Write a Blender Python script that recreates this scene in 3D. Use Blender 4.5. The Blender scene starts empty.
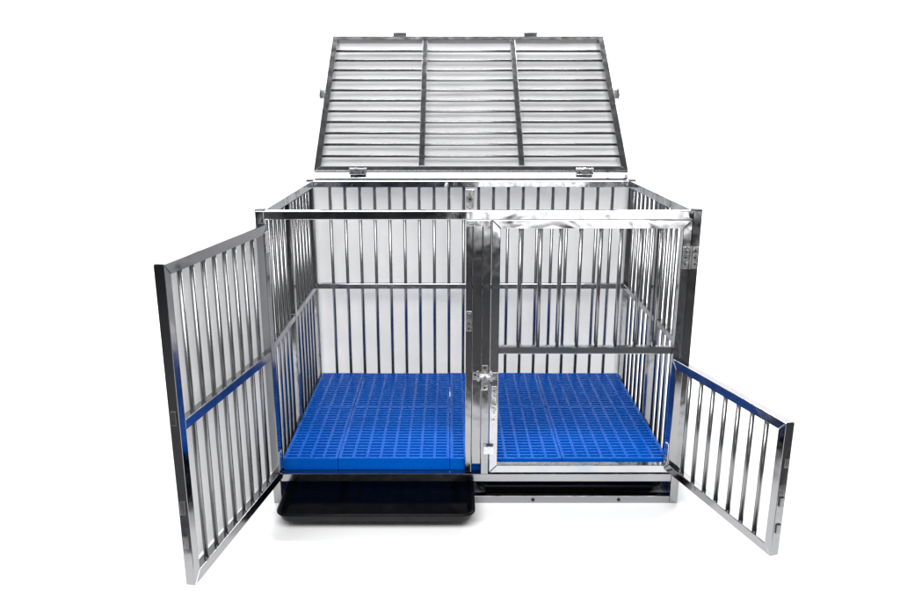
import bpy, bmesh, math, random
from mathutils import Vector, Matrix, noise
random.seed(4)
S = bpy.context.scene
C = S.collection
PI = math.pi
R = math.radians

# ------------------------------------------------------------------ helpers
def obj(name, bm, m, parent=None, loc=(0, 0, 0), rot=(0, 0, 0), smooth=False):
    me = bpy.data.meshes.new(name)
    bmesh.ops.recalc_face_normals(bm, faces=bm.faces)
    if smooth:
        for f in bm.faces: f.smooth = True
    bm.to_mesh(me); bm.free()
    me.materials.append(m)
    o = bpy.data.objects.new(name, me); C.objects.link(o)
    o.location = loc; o.rotation_euler = rot
    if parent: o.parent = parent
    return o

def dup(o, parent, loc, rot=None):
    c = o.copy(); C.objects.link(c); c.parent = parent; c.location = loc
    if rot is not None: c.rotation_euler = rot
    for ch in list(o.children):
        d = ch.copy(); C.objects.link(d); d.parent = c
    return c

def thing(name, label, cat, loc=(0, 0, 0), group=None):
    o = bpy.data.objects.new(name, None); C.objects.link(o)
    o.empty_display_size = .1
    o.location = loc; o['label'] = label; o['category'] = cat
    if group: o['group'] = group
    return o

def tag(o, label, cat, group=None):
    o['label'] = label; o['category'] = cat
    if group: o['group'] = group
    return o

def box(bm, a, b, bev=.0018, seg=2):
    """box from corner a to corner b with softly rounded edges"""
    r = bmesh.ops.create_cube(bm, size=1)
    vs = r['verts']
    for v in vs:
        v.co = Vector([(a[i] + b[i]) / 2 + v.co[i] * (b[i] - a[i]) for i in range(3)])
    if bev:
        es = {e for v in vs for e in v.link_edges}
        bmesh.ops.bevel(bm, geom=list(es), offset=bev, segments=seg, affect='EDGES', profile=.5)
    return bm

def prism(bm, poly, y0, y1, bev=.0015):
    """polygon in the xz plane extruded along y"""
    lo = [bm.verts.new((x, y0, z)) for x, z in poly]
    hi = [bm.verts.new((x, y1, z)) for x, z in poly]
    n = len(poly)
    bm.faces.new(lo); bm.faces.new(hi[::-1])
    for i in range(n):
        bm.faces.new((lo[i], lo[(i + 1) % n], hi[(i + 1) % n], hi[i]))
    if bev:
        es = {e for v in lo + hi for e in v.link_edges}
        bmesh.ops.bevel(bm, geom=list(es), offset=bev, segments=2, affect='EDGES', profile=.5)

def mitre_frame(bm, x0, x1, z0, z1, t, y0, y1, g=.0004):
    """four mitred square tubes; a hairline stays open at each mitre"""
    prism(bm, [(x0 + g, z1), (x1 - g, z1), (x1 - t - g, z1 - t), (x0 + t + g, z1 - t)], y0, y1)
    prism(bm, [(x0 + g, z0), (x1 - g, z0), (x1 - t - g, z0 + t), (x0 + t + g, z0 + t)], y0, y1)
    prism(bm, [(x0, z0 + g), (x0, z1 - g), (x0 + t, z1 - t - g), (x0 + t, z0 + t + g)], y0, y1)
    prism(bm, [(x1, z0 + g), (x1, z1 - g), (x1 - t, z1 - t - g), (x1 - t, z0 + t + g)], y0, y1)

def rod_bm(p0, p1, r, n=14):
    bm = bmesh.new()
    p0 = Vector(p0); p1 = Vector(p1); d = p1 - p0
    q = d.to_track_quat('Z', 'Y').to_matrix().to_4x4()
    bmesh.ops.create_cone(bm, cap_ends=True, segments=n, radius1=r, radius2=r, depth=d.length,
                          matrix=Matrix.Translation((p0 + p1) / 2) @ q)
    for f in bm.faces: f.smooth = len(f.verts) == 4
    return bm

def disc(bm, c, r, h, axis='Y', n=14, r2=None):
    q = {'Y': Matrix.Rotation(R(90), 4, 'X'), 'X': Matrix.Rotation(R(90), 4, 'Y'), 'Z': Matrix.Identity(4)}[axis]
    bmesh.ops.create_cone(bm, cap_ends=True, segments=n, radius1=r, radius2=r if r2 is None else r2, depth=h,
                          matrix=Matrix.Translation(c) @ q)

# ------------------------------------------------------------------ materials
def mat(name, col, metal=0, rough=.5, spec=.5):
    m = bpy.data.materials.new(name); m.use_nodes = True
    b = m.node_tree.nodes['Principled BSDF']
    b.inputs['Base Color'].default_value = (*col, 1)
    b.inputs['Metallic'].default_value = metal
    b.inputs['Roughness'].default_value = rough
    b.inputs['Specular IOR Level'].default_value = spec
    return m, m.node_tree, b

def noise_node(nt, scale, detail=3, stretch=(1, 1, 1), rough=.5, dist=0.):
    tc = nt.nodes.new('ShaderNodeTexCoord'); mp = nt.nodes.new('ShaderNodeMapping')
    mp.inputs['Scale'].default_value = stretch
    nt.links.new(tc.outputs['Object'], mp.inputs['Vector'])
    n = nt.nodes.new('ShaderNodeTexNoise')
    n.inputs['Scale'].default_value = scale; n.inputs['Detail'].default_value = detail
    n.inputs['Roughness'].default_value = rough; n.inputs['Distortion'].default_value = dist
    nt.links.new(mp.outputs[0], n.inputs['Vector'])
    return n

def ramp(nt, src, a, b, lo, hi):
    r = nt.nodes.new('ShaderNodeMapRange')
    r.inputs[1].default_value = a; r.inputs[2].default_value = b
    r.inputs[3].default_value = lo; r.inputs[4].default_value = hi
    nt.links.new(src, r.inputs[0]); return r.outputs[0]

def bump(nt, bsdf, src, strength, dist=.01):
    b = nt.nodes.new('ShaderNodeBump')
    b.inputs['Strength'].default_value = strength; b.inputs['Distance'].default_value = dist
    nt.links.new(src, b.inputs['Height']); nt.links.new(b.outputs[0], bsdf.inputs['Normal'])

def steel(name, col, r0, r1, wav, scale, tint=None):
    m, nt, b = mat(name, col, 1, .15)
    if r1 - r0 < .01: b.inputs['Roughness'].default_value = r0
    n = noise_node(nt, 34, 5, rough=.65)
    if r1 - r0 > .01: nt.links.new(ramp(nt, n.outputs['Fac'], .35, .7, r0, r1), b.inputs['Roughness'])
    if wav:
        w = noise_node(nt, scale, 2, dist=.6)
        bump(nt, b, w.outputs['Fac'], wav, .02)
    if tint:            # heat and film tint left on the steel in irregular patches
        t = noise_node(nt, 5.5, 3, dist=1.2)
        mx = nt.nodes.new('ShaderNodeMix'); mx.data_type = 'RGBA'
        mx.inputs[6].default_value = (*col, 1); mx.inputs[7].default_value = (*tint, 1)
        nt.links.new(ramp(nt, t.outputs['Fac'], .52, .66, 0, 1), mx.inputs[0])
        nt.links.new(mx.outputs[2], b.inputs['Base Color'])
    return m

M_tube = steel('polished_steel_tube', (.35, .35, .36), .08, .22, .10, 9)
M_bar = steel('polished_steel_bar', (.27, .27, .275), .27, .27, 0, 14)
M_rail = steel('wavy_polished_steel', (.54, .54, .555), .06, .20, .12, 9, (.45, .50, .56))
M_lid = steel('satin_steel_tube', (.34, .34, .35), .16, .26, .03, 9)
M_fit = steel('pressed_steel_fitting', (.68, .68, .68), .18, .34, .08, 40)
M_dull = steel('dull_steel', (.34, .34, .35), .25, .40, .12, 20)
M_cap, nt, b = mat('black_plastic_cap', (.012, .012, .013), 0, .35)
M_hole, nt, b = mat('dark_hole', (.008, .008, .008), 0, .8)

M_blue, nt, b = mat('blue_plastic', (.0, .075, .60), 0, .34, .38)
b.inputs['Specular Tint'].default_value = (.04, .30, 1, 1)
n = noise_node(nt, 7, 4)
mx = nt.nodes.new('ShaderNodeMix'); mx.data_type = 'RGBA'
mx.inputs[6].default_value = (.0, .070, .40, 1); mx.inputs[7].default_value = (.0, .100, .49, 1)
nt.links.new(n.outputs['Fac'], mx.inputs[0]); nt.links.new(mx.outputs[2], b.inputs['Base Color'])
n2 = noise_node(nt, 50, 4)
nt.links.new(ramp(nt, n2.outputs['Fac'], .3, .7, .22, .34), b.inputs['Roughness'])
bump(nt, b, n2.outputs['Fac'], .04, .002)

M_tray, nt, b = mat('black_plastic', (.0014, .0014, .0016), 0, .25, .09)
n = noise_node(nt, 14, 3)
nt.links.new(ramp(nt, n.outputs['Fac'], .3, .7, .20, .28), b.inputs['Roughness'])

def paper(name, a, c):
    m, nt, b = mat(name, a, 0, .85, .2)
    n = noise_node(nt, 3.2, 5, dist=.8)
    mx = nt.nodes.new('ShaderNodeMix'); mx.data_type = 'RGBA'
    mx.inputs[6].default_value = (*a, 1); mx.inputs[7].default_value = (*c, 1)
    nt.links.new(ramp(nt, n.outputs['Fac'], .3, .7, 0, 1), mx.inputs[0])
    nt.links.new(mx.outputs[2], b.inputs['Base Color'])
    w = noise_node(nt, 6, 3, dist=1.5)
    bump(nt, b, w.outputs['Fac'], .12, .03)
    return m
M_sheet = paper('stand_in_grey', (.62, .62, .625), (.68, .68, .685))  # for added sheets that stand in for the grey wall behind
M_pale = paper('stand_in_pale', (.84, .84, .845), (.88, .88, .885))  # lighter copy, its colour makes up for weaker light on the left door
M_white, nt, b = mat('white_paper', (.88, .88, .88), 0, .9, .1)
M_dark, nt, b = mat('dark_studio_floor', (.06, .06, .062), 0, .7, .2)

# ------------------------------------------------------------------ setting
bm = bmesh.new()
prof = [(-.74, 0), (2.2, 0)] + [(2.2 + 1.0 * math.sin(t * PI / 24), 1.0 - math.cos(t * PI / 24)) for t in range(1, 13)] + [(3.2, 3.4)]
for i, (y, z) in enumerate(prof):
    hw_ = .62 * (y + 2.05) + (.5 if y < 1 else 1.3); a = bm.verts.new((-hw_, y, z)); b_ = bm.verts.new((hw_, y, z))
    if i: bm.faces.new((pa, pb, b_, a))
    pa, pb = a, b_
o = obj('backdrop', bm, M_white, smooth=True); o['kind'] = 'structure'
bm = bmesh.new()
vs = [bm.verts.new(p) for p in ((-9, -9, -.004), (9, -9, -.004), (9, 9, -.004), (-9, 9, -.004))]
bm.faces.new(vs)
o = obj('floor', bm, M_dark); o['kind'] = 'structure'

# ------------------------------------------------------------------ the cage
W, D, H = 1.2, .79, .872
h = W / 2
T = .024
OY = -D / 2
cage = thing('dog_cage', 'stainless steel double dog cage with its lid and two doors standing open', 'dog cage', (0, D / 2, 0))
L = (0, OY, 0)          # parts are modelled from the cage's front plane

def part(name, bm, m=M_tube, parent=None, **k):
    return obj(name, bm, m, parent or cage, loc=L if parent is None else (0, 0, 0), **k)

# corner posts with black end caps
for sx in (-1, 1):
    for y0 in (0, D - T):
        bm = bmesh.new()
        x0, x1 = (-h, -h + T) if sx < 0 else (h - T, h)
        box(bm, (x0, y0, 0), (x1, y0 + T, H))
        p = part('corner_post', bm)
        bm = bmesh.new(); box(bm, (x0 - .0005, y0 - .0005, H), (x1 + .0005, y0 + T + .0005, H + .0035), .001)
        part('end_cap', bm, M_cap, p)
xi = h - T
# long rails
def rail(name, a, b, m=M_tube):
    bm = bmesh.new(); box(bm, a, b); return part(name, bm, m)
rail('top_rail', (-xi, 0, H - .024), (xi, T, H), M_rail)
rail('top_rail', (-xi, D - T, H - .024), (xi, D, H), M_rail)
rail('bottom_rail', (-xi, .001, .071), (xi, T, .096))
rail('bottom_rail', (-xi, D - T, .071), (xi, D, .096))
low = rail('base_rail', (-xi, .001, .0), (xi, T, .024))
rail('base_rail', (-xi, D - T, 0), (xi, D, .024))
for x in (.17, .425):
    bm = bmesh.new(); disc(bm, (x, .001, .0115), .0052, .003); part('screw_hole', bm, M_hole, low)
for sx in (-1, 1):
    a, b_ = (-h, -h + T) if sx < 0 else (h - T, h)
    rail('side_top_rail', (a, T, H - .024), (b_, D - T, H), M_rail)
    rail('side_bottom_rail', (a, T, .071), (b_, D - T, .096))
    rail('side_base_rail', (a, T, 0), (b_, D - T, .024))
    bm = bmesh.new(); xm = (a + b_) / 2
    box(bm, (xm - .001, T, .024), (xm + .001, D - T, .071), 0); part('base_plate', bm, M_fit)
    # side panel: middle post, horizontal rail cut at the post, bars
    bm = bmesh.new(); box(bm, (a + .001, .345, .096), (b_ - .001, .369, H - .024)); mp = part('side_post', bm)
    for y0, y1 in ((T, .345), (.369, D - T)):
        bm = bmesh.new(); box(bm, (a + .002, y0, .467), (b_ - .002, y1, .487)); part('side_mid_rail', bm)
    for y0, y1, k in ((T, .345, 5), (.369, D - T, 6)):
        for i in range(1, k + 1):
            y = y0 + (y1 - y0) * i / (k + 1)
            for z0, z1 in ((.096, .467), (.487, H - .024)):
                pass
            if i == 1 and y0 == T and sx == -1:
                side_bar = obj('bar', rod_bm((0, 0, .096), (0, 0, H - .024), .0060), M_bar, cage, loc=(xm, y + OY, 0))
            else:
                dup(side_bar, cage, (xm, y + OY, 0))
# back panel
bm = bmesh.new(); box(bm, (-xi, D - T + .001, .467), (xi, D - .002, .487)); part('back_mid_rail', bm)
for i in range(1, 21):
    dup(side_bar, cage, (-.572 + .0546 * i, D - T / 2 + OY, 0))

def sheet_bm(x0, x1, z0, z1, amp, nx=60, nz=40, seed=0, edge=0., th=.0015, low_fn=None):
    bm = bmesh.new(); g = []
    for j in range(nz + 1):
        row = []
        for i in range(nx + 1):
            x = x0 + (x1 - x0) * i / nx
            zb = z0 + (low_fn(x) if low_fn else 0)
            z = zb + (z1 - zb) * j / nz
            u = x + .45 * z + .08 * noise.noise(Vector((x * 3, z * 3, seed)))
            d = noise.noise(Vector((x * 3.5 + seed, z * 3.5, seed))) * amp * 1.6 + (abs(noise.noise(Vector((u * 6, (z - .5 * x) * 2.2 + seed, 3)))) - .3) * amp * 1.5
            row.append(bm.verts.new((x, d, z)))
        g.append(row)
    for j in range(nz):
        for i in range(nx):
            bm.faces.new((g[j][i], g[j][i + 1], g[j + 1][i + 1], g[j + 1][i]))
    bmesh.ops.solidify(bm, geom=bm.faces[:], thickness=th)
    return bm
bm = sheet_bm(-.592, .592, .02, H - .004, .006, seed=2.3)  # added sheet, gives the grey of the wall behind the cage
o = obj('stand_in_sheet', bm, M_sheet, cage, loc=(0, D + .055 + OY, 0), smooth=True)
o['label'] = 'added pale grey sheet standing in for the wall seen through the back bars'

# three uprights between the two doorways
bm = bmesh.new(); box(bm, (-.033, .004, .100), (-.0145, T + .002, H - .026)); dp = part('divider_post', bm)
bm = bmesh.new(); box(bm, (-.0140, .001, .128), (.0120, T, H - .025)); mp1 = part('door_stop_post', bm)
bm = bmesh.new(); box(bm, (.0125, -.001, .096), (.0350, T, H - .0245)); mp2 = part('middle_post', bm)

# hinge rail standing on the back top rail, its front turned a little upward
zl = H + .004
bm = bmesh.new(); box(bm, (-.573, -.012, 0), (.573, .012, .024))
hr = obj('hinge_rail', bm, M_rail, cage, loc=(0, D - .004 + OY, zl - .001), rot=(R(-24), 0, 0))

# ------------------------------------------------------------------ lid
LW, LL, LA = .574, .79, .698
lid = obj('lid', bmesh.new(), M_lid, cage)        # mesh filled below; local x along width, z along length, -y towards viewer
bm = bmesh.new()
mitre_frame(bm, -LW, LW, 0, LL, .024, -.010, .010)
for x in (-.181, .187):
    box(bm, (x - .0105, -.0098, .0243), (x + .0105, .0065, LL - .0245))
bm2 = bm
bmesh.ops.recalc_face_normals(bm2, faces=bm2.faces); bm2.to_mesh(lid.data); bm2.free()
lid.location = (0, D + OY, H + .027); lid.rotation_euler = (-(PI / 2 - LA), 0, 0)
lb = None
for i in range(1, 12):
    z = .024 + (LL - .048) * i / 12
    if lb is None:
        lb = obj('bar', rod_bm((-LW + .024, 0, 0), (LW - .024, 0, 0), .0054), M_bar, lid, loc=(0, .001, z))
    else:
        dup(lb, lid, (0, .001, z))
bm = sheet_bm(-LW + .012, LW - .012, .03, LL + .020, .0022, seed=7.7)  # added sheet, no part of the lid; stands in for the wall behind
o = obj('stand_in_sheet', bm, M_sheet, lid, loc=(0, .034, 0), smooth=True)
o['label'] = 'added pale grey sheet standing in for the wall seen through the lid'
for x in (-.29, .265):
    bm = bmesh.new(); box(bm, (x - .028, -.004, LL), (x + .028, .002, LL + .014), .001); box(bm, (x - .028, -.016, LL + .0142), (x + .028, .002, LL + .0165), .0006)
    part('lid_catch', bm, M_dull, lid)
for sx in (-1, 1):
    bm = bmesh.new(); xa = sx * LW; xb = sx * (LW + .016); xc = sx * (LW + .0185)
    box(bm, (min(xa, xb), -.003, .405), (max(xa, xb), .002, .455), .001)
    box(bm, (min(xb, xc), -.020, .405), (max(xb, xc), .002, .455), .0006)
    part('lid_catch', bm, M_dull, lid)
for x, m in ((-.413, M_dull), (.415, M_fit)):
    bm = bmesh.new()
    box(bm, (x - .031, -.0150, -.024), (x + .031, -.0125, .004), .0008)
    p = part('hinge', bm, m, lid)
    bm = bmesh.new(); disc(bm, (x, -.0125, .006), .0042, .064, 'X'); part('hinge_pin', bm, m, p)
    for dx in (-.02, .02):
        bm = bmesh.new(); disc(bm, (x + dx, -.0155, -.012), .0035, .002); part('screw', bm, M_hole, p)

# ------------------------------------------------------------------ doors
def door_mesh(w, z0, z1, t, mid=()):
    bm = bmesh.new()
    mitre_frame(bm, 0, w, z0, z1, t, -.0115, .0115)
    for a, b_ in mid:
        box(bm, (t + .0002, -.0105, a), (w - t - .0002, .0105, b_))
    return bm
def bars(parent, x0, x1, z0, z1, k, y=0, r=.0058):
    first = None
    for i in range(1, k + 1):
        x = x0 + (x1 - x0) * i / (k + 1)
        if first is None: first = obj('bar', rod_bm((0, 0, z0), (0, 0, z1), r), M_bar, parent, loc=(x, y, 0))
        else: dup(first, parent, (x, y, 0))

# left door, full height, swung out past ninety degrees
d1 = obj('door', door_mesh(.528, .088, .838, .026, [(.462, .486)]), M_tube, cage, loc=(-.578, -.004 + OY, 0), rot=(0, 0, -1.7456))
d1['label'] = 'tall barred door swung wide open on the left'
bars(d1, .026, .502, .113, .813, 8)
bm = sheet_bm(-.010, .500, .105, .821, .003, 30, 40, seed=4.1)  # added sheet in place of the wall showing between the door bars
o = obj('stand_in_sheet', bm, M_pale, d1, loc=(0, -.0215, 0), smooth=True)
o['label'] = 'added pale sheet standing in for the wall seen through the tall door'
for z in (.20, .285, .50):
    bm = bmesh.new(); box(bm, (.5282, -.006, z - .016), (.5312, .006, z + .016), .0008); part('strike_plate', bm, M_dull, d1)
for z in (.79, .15):
    bm = bmesh.new(); disc(bm, (-.004, -.006, z), .005, .06, 'Z'); p = part('hinge', bm, M_fit, d1)
    bm = bmesh.new(); box(bm, (0.003, .0118, z - .028), (.024, .0142, z + .028), .0008)
    part('hinge_plate', bm, M_fit, p)

# right door, closed in the front plane
RX0, RX1 = .0372, .5755
bm = bmesh.new()
w = RX1 - RX0
mitre_frame(bm, 0, w, .1015, .8475, .0235, -.0115, .0115)
box(bm, (.0237, -.0105, .468), (w - .0237, .0105, .489))
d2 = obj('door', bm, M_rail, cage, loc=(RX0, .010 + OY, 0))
d2['label'] = 'barred door on the right, closed, with an open hatch in its lower half'
bars(d2, .0235, w - .0235, .489, .824, 8)
# hatch, swung out to the right
hw = .4653
d3 = obj('hatch', door_mesh(hw, .118, .458, .0235), M_tube, cage, loc=(.5580, -.006 + OY, 0), rot=(0, 0, -1.28))
d3['label'] = 'small barred hatch swung open on the right'
bars(d3, .0235, hw - .0235, .141, .435, 7)
for z in (.36, .26, .19):
    bm = bmesh.new(); box(bm, (hw + .0002, -.005, z - .012), (hw + .004, .007, z + .012), .001); part('strike_plate', bm, M_dull, d3)

def plate(parent, x0, x1, z0, z1, y0, y1, holes, m=M_fit, name='hinge', hr_=.0026):
    bm = bmesh.new(); box(bm, (x0, y0, z0), (x1, y1, z1), .0008)
    p = obj(name, bm, m, parent)
    for x, z in holes:
        bm = bmesh.new(); disc(bm, (x, y0 - .0002, z), hr_, .0012); obj('screw', bm, M_hole, p)
    return p
# upper hinge of the right door: two leaves and a knuckle
hx = w
plate(d2, hx - .0205, hx - .003, .715, .775, -.0142, -.0118, [(hx - .012, z) for z in (.727, .745, .763)])
kn = plate(cage, .580, .597, .715, .775, -.0024 + OY, -.0002 + OY, [(.5895, z) for z in (.727, .745, .763)])
bm = bmesh.new(); disc(bm, (.5775, -.0030 + OY, .745), .0040, .064, 'Z'); obj('hinge_pin', bm, M_fit, kn)
# lower hinge between door and hatch
plate(d2, hx - .021, hx - .002, .150, .262, -.0142, -.0118, [(hx - .0155, z) for z in (.165, .195, .225, .25)] + [(hx - .0085, z) for z in (.18, .21, .238)])
plate(d3, .003, .021, .140, .205, -.0142, -.0118, [(x, z) for x in (.008, .016) for z in (.152, .172, .192)])
# slide bolt across the middle uprights
yb = -.0035 + OY
bm = bmesh.new()
box(bm, (-.012, yb, .392), (.060, yb + .0022, .413), .0008)
box(bm, (.012, yb - .0004, .360), (.031, yb + .0020, .4350), .0006)
lt = obj('slide_bolt', bm, M_fit, cage)
bm = rod_bm((-.010, yb - .005, .4025), (.058, yb - .005, .4025), .0042); obj('bolt_rod', bm, M_fit, lt)
for x in (.003, .040):
    bm = bmesh.new(); box(bm, (x - .0035, yb - .0105, .391), (x + .0035, yb - .0001, .414), .0015); obj('bolt_guide', bm, M_fit, lt)
bm = bmesh.new(); disc(bm, (.022, yb - .012, .4025), .0052, .014); obj('bolt_knob', bm, M_fit, lt)
for x, z in ((.022, .428), (.022, .368), (-.006, .408), (.054, .397)):
    bm = bmesh.new(); disc(bm, (x, yb - .0006, z), .0034, .0012); obj('screw', bm, M_hole, lt)
bm = bmesh.new(); box(bm, (.005, -.0142, .260), (.0195, -.0118, .372), .001)
hp = obj('hasp', bm, M_fit, d2)
for z in (.272, .292, .318, .345, .362):
    bm = bmesh.new(); disc(bm, (.0122, -.0148, z), .0036, .003, r2=.0024); obj('rivet', bm, M_dull, hp)
bm = bmesh.new(); box(bm, (.0200, yb - .010, .166), (.0500, yb - .0072, .190), .001); box(bm, (.0200, yb - .0072, .168), (.0300, yb + .0024, .188), .001)
obj('door_stop', bm, M_fit, cage)
# keeper plate on the divider post
kp = plate(cage, -.0315, -.016, .535, .592, .0014 + OY, .0038 + OY, [(-.024, .543), (-.024, .556)], name='keeper_plate')
bm = bmesh.new(); disc(bm, (-.0237, .0005 + OY, .580), .0058, .006); obj('keeper_ring', bm, M_dull, kp)
# lid lock plate rising from the front top rail
bm = bmesh.new(); box(bm, (-.0335, .010 + OY, H + .0002), (-.0120, .0125 + OY, H + .056), .0008)
lk = obj('lid_lock_plate', bm, M_fit, cage)
bm = bmesh.new(); disc(bm, (-.0225, .008 + OY, H + .030), .0085, .005); obj('lock_cam', bm, M_dull, lk)
bm = bmesh.new(); disc(bm, (-.0225, .005 + OY, H + .030), .0035, .002); obj('screw', bm, M_hole, lk)
# bright weld gussets at the head of the uprights
bm = bmesh.new()
box(bm, (-.0325, -.0012 + OY, H - .0415), (.0335, .0008 + OY, H - .0255), .0006)
obj('weld_plate', bm, M_fit, cage)

# ------------------------------------------------------------------ blue floor tiles
ZT = .131
def tile_bm(xw, yd, nx, ny, front_lip=True):
    """slotted grid: solid cells keep a top, ribs are shallow, rims deep"""
    bx, rb, by, cb = .0095, .0085, .012, .0095
    sw = (xw - 2 * bx - (nx - 1) * rb) / nx
    sd = (yd - 2 * by - (ny - 1) * cb) / ny
    xs = [0, bx]; kx = ['R']
    for i in range(nx):
        xs.append(xs[-1] + sw); kx.append('H')
        if i < nx - 1: xs.append(xs[-1] + rb); kx.append('S')
    xs.append(xw); kx.append('R')
    ys = [0, by]; ky = ['R']
    for i in range(ny):
        ys.append(ys[-1] + sd); ky.append('H')
        if i < ny - 1: ys.append(ys[-1] + cb); ky.append('S')
    ys.append(yd); ky.append('R')
    def depth(i, j):
        if i < 0 or j < 0 or i >= len(kx) or j >= len(ky): return 0
        a, b_ = kx[i], ky[j]
        if a == 'R' or b_ == 'R': return .038
        if a == 'H' and b_ == 'H': return 0
        return .014 if a == 'S' else .011
    bm = bmesh.new(); cache = {}
    def V(x, y, z):
        k = (round(x, 6), round(y, 6), round(z, 6))
        if k not in cache: cache[k] = bm.verts.new((x, y, z))
        return cache[k]
    for i in range(len(kx)):
        for j in range(len(ky)):
            d = depth(i, j)
            if not d: continue
            x0, x1, y0, y1 = xs[i], xs[i + 1], ys[j], ys[j + 1]
            bm.faces.new((V(x0, y0, 0), V(x1, y0, 0), V(x1, y1, 0), V(x0, y1, 0)))
            bm.faces.new((V(x0, y0, -d), V(x0, y1, -d), V(x1, y1, -d), V(x1, y0, -d)))
            for di, dj, e in ((-1, 0, ((x0, y0), (x0, y1))), (1, 0, ((x1, y1), (x1, y0))), (0, -1, ((x1, y0), (x0, y0))), (0, 1, ((x0, y1), (x1, y1)))):
                n = depth(i + di, j + dj)
                if n < d:
                    (ax, ay), (bx_, by_) = e
                    bm.faces.new((V(ax, ay, -n), V(ax, ay, -d), V(bx_, by_, -d), V(bx_, by_, -n)))
    return bm
cols = [(-.572, -.4107, 4), (-.4093, -.0777, 8), (-.0763, .2553, 8), (.2567, .572, 8)]
rows = [(.031, .427, 19), (.4285, .764, 16)]
wherex = ['narrow blue slotted plastic tile in the {r} row against the left bars',
          'blue slotted plastic tile in the {r} row, second from the left bars',
          'blue slotted plastic tile in the {r} row, passing behind the steel uprights',
          'blue slotted plastic tile in the {r} row against the right bars']
for ci, (x0, x1, nx) in enumerate(cols):
    for ri, (y0, y1, ny) in enumerate(rows):
        bm = tile_bm(x1 - x0, y1 - y0, nx, ny)
        dz = (.0006, -.0004, .0009, 0)[ci] * (1 if ri else -.6)
        o = obj('slotted_tile', bm, M_blue, None, loc=(x0, y0, ZT + dz))
        tag(o, wherex[ci].format(r=('front', 'back')[ri]), 'plastic tile', 'blue slotted plastic tiles')
        md = o.modifiers.new('Bevel', 'BEVEL'); md.width = .0011; md.segments = 2; md.limit_method = 'ANGLE'
        md.harden_normals = False

# ------------------------------------------------------------------ black trays
def rrect(w, d, r, z, n=7):
    pts = []
    for cx, cy, a0 in ((w / 2 - r, d / 2 - r, 0), (-w / 2 + r, d / 2 - r, 90), (-w / 2 + r, -d / 2 + r, 180), (w / 2 - r, -d / 2 + r, 270)):
        for k in range(n):
            a = R(a0 + 90 * k / (n - 1)); pts.append((cx + r * math.cos(a), cy + r * math.sin(a), z))
    return pts
def tray_bm(w, d):
    prof = [(-.016, 0, .030), (-.012, .002, .030), (-.004, .026, .034), (0, .0285, .036), (0, .0325, .036), (-.0035, .0345, .034),
            (-.009, .0325, .030), (-.012, .027, .028), (-.019, .005, .024), (-.024, .0035, .022)]
    bm = bmesh.new(); loops = []
    for off, z, r in prof:
        z *= .84
        loops.append([bm.verts.new(p) for p in rrect(w + 2 * off, d + 2 * off, r, z)])
    n = len(loops[0])
    for a, b_ in zip(loops, loops[1:]):
        for i in range(n):
            bm.faces.new((a[i], a[(i + 1) % n], b_[(i + 1) % n], b_[i]))
    bm.faces.new(loops[0][::-1]); bm.faces.new(loops[-1])
    return bm
o = obj('tray', tray_bm(.556, .72), M_tray, None, loc=(-.284, -.160 + .36, .0255), smooth=True)
tag(o, 'black plastic tray pulled out from under the left half of the cage', 'tray', 'black droppings trays')
o2 = o.copy(); C.objects.link(o2); o2.location = (.279, .008 + .36, .0255)
tag(o2, 'black plastic tray pushed in under the right half of the cage', 'tray', 'black droppings trays')

# ------------------------------------------------------------------ light
wd = bpy.data.worlds.new('World'); S.world = wd; wd.use_nodes = True
bg = wd.node_tree.nodes['Background']; bg.inputs[0].default_value = (.9, .95, 1, 1); bg.inputs[1].default_value = .12
def area(name, loc, target, sx, sy, power, col=(1, 1, 1)):
    l = bpy.data.lights.new(name, 'AREA'); l.shape = 'RECTANGLE'; l.size = sx; l.size_y = sy; l.energy = power; l.color = col
    o = bpy.data.objects.new(name, l); C.objects.link(o); o.location = loc
    o.rotation_euler = (Vector(target) - Vector(loc)).to_track_quat('-Z', 'Y').to_euler()
    return o
area('key_softbox', (-.4, -2.3, 3.1), (0, .4, .3), 3.6, 1.8, 205)
area('backdrop_lamp', (0, 2.60, 3.45), (0, 3.12, 1.0), 6.6, .4, 330)
area('strip_softbox', (.64, -2.2, .575), (.64, 0, .575), 1.2, .25, 2.6)

# ------------------------------------------------------------------ camera
cd = bpy.data.cameras.new('Camera'); cam = bpy.data.objects.new('Camera', cd); C.objects.link(cam)
cam.location = (-.0766, -2.0549, 1.1659); cam.rotation_euler = (PI / 2 - .2675, 0, 0)
cd.sensor_fit = 'HORIZONTAL'; cd.sensor_width = 36; cd.lens = 36 * 769.14 / 900
cd.shift_y = 12.43 / 900; cd.clip_end = 100; cd.clip_start = .05
S.camera = cam
S.render.engine = 'CYCLES'
S.cycles.max_bounces = 10; S.cycles.glossy_bounces = 6
S.view_settings.view_transform = 'Standard'; S.view_settings.look = 'None'
S.view_settings.exposure = 0; S.view_settings.gamma = 1
S.render.resolution_x = 1024; S.render.resolution_y = 672
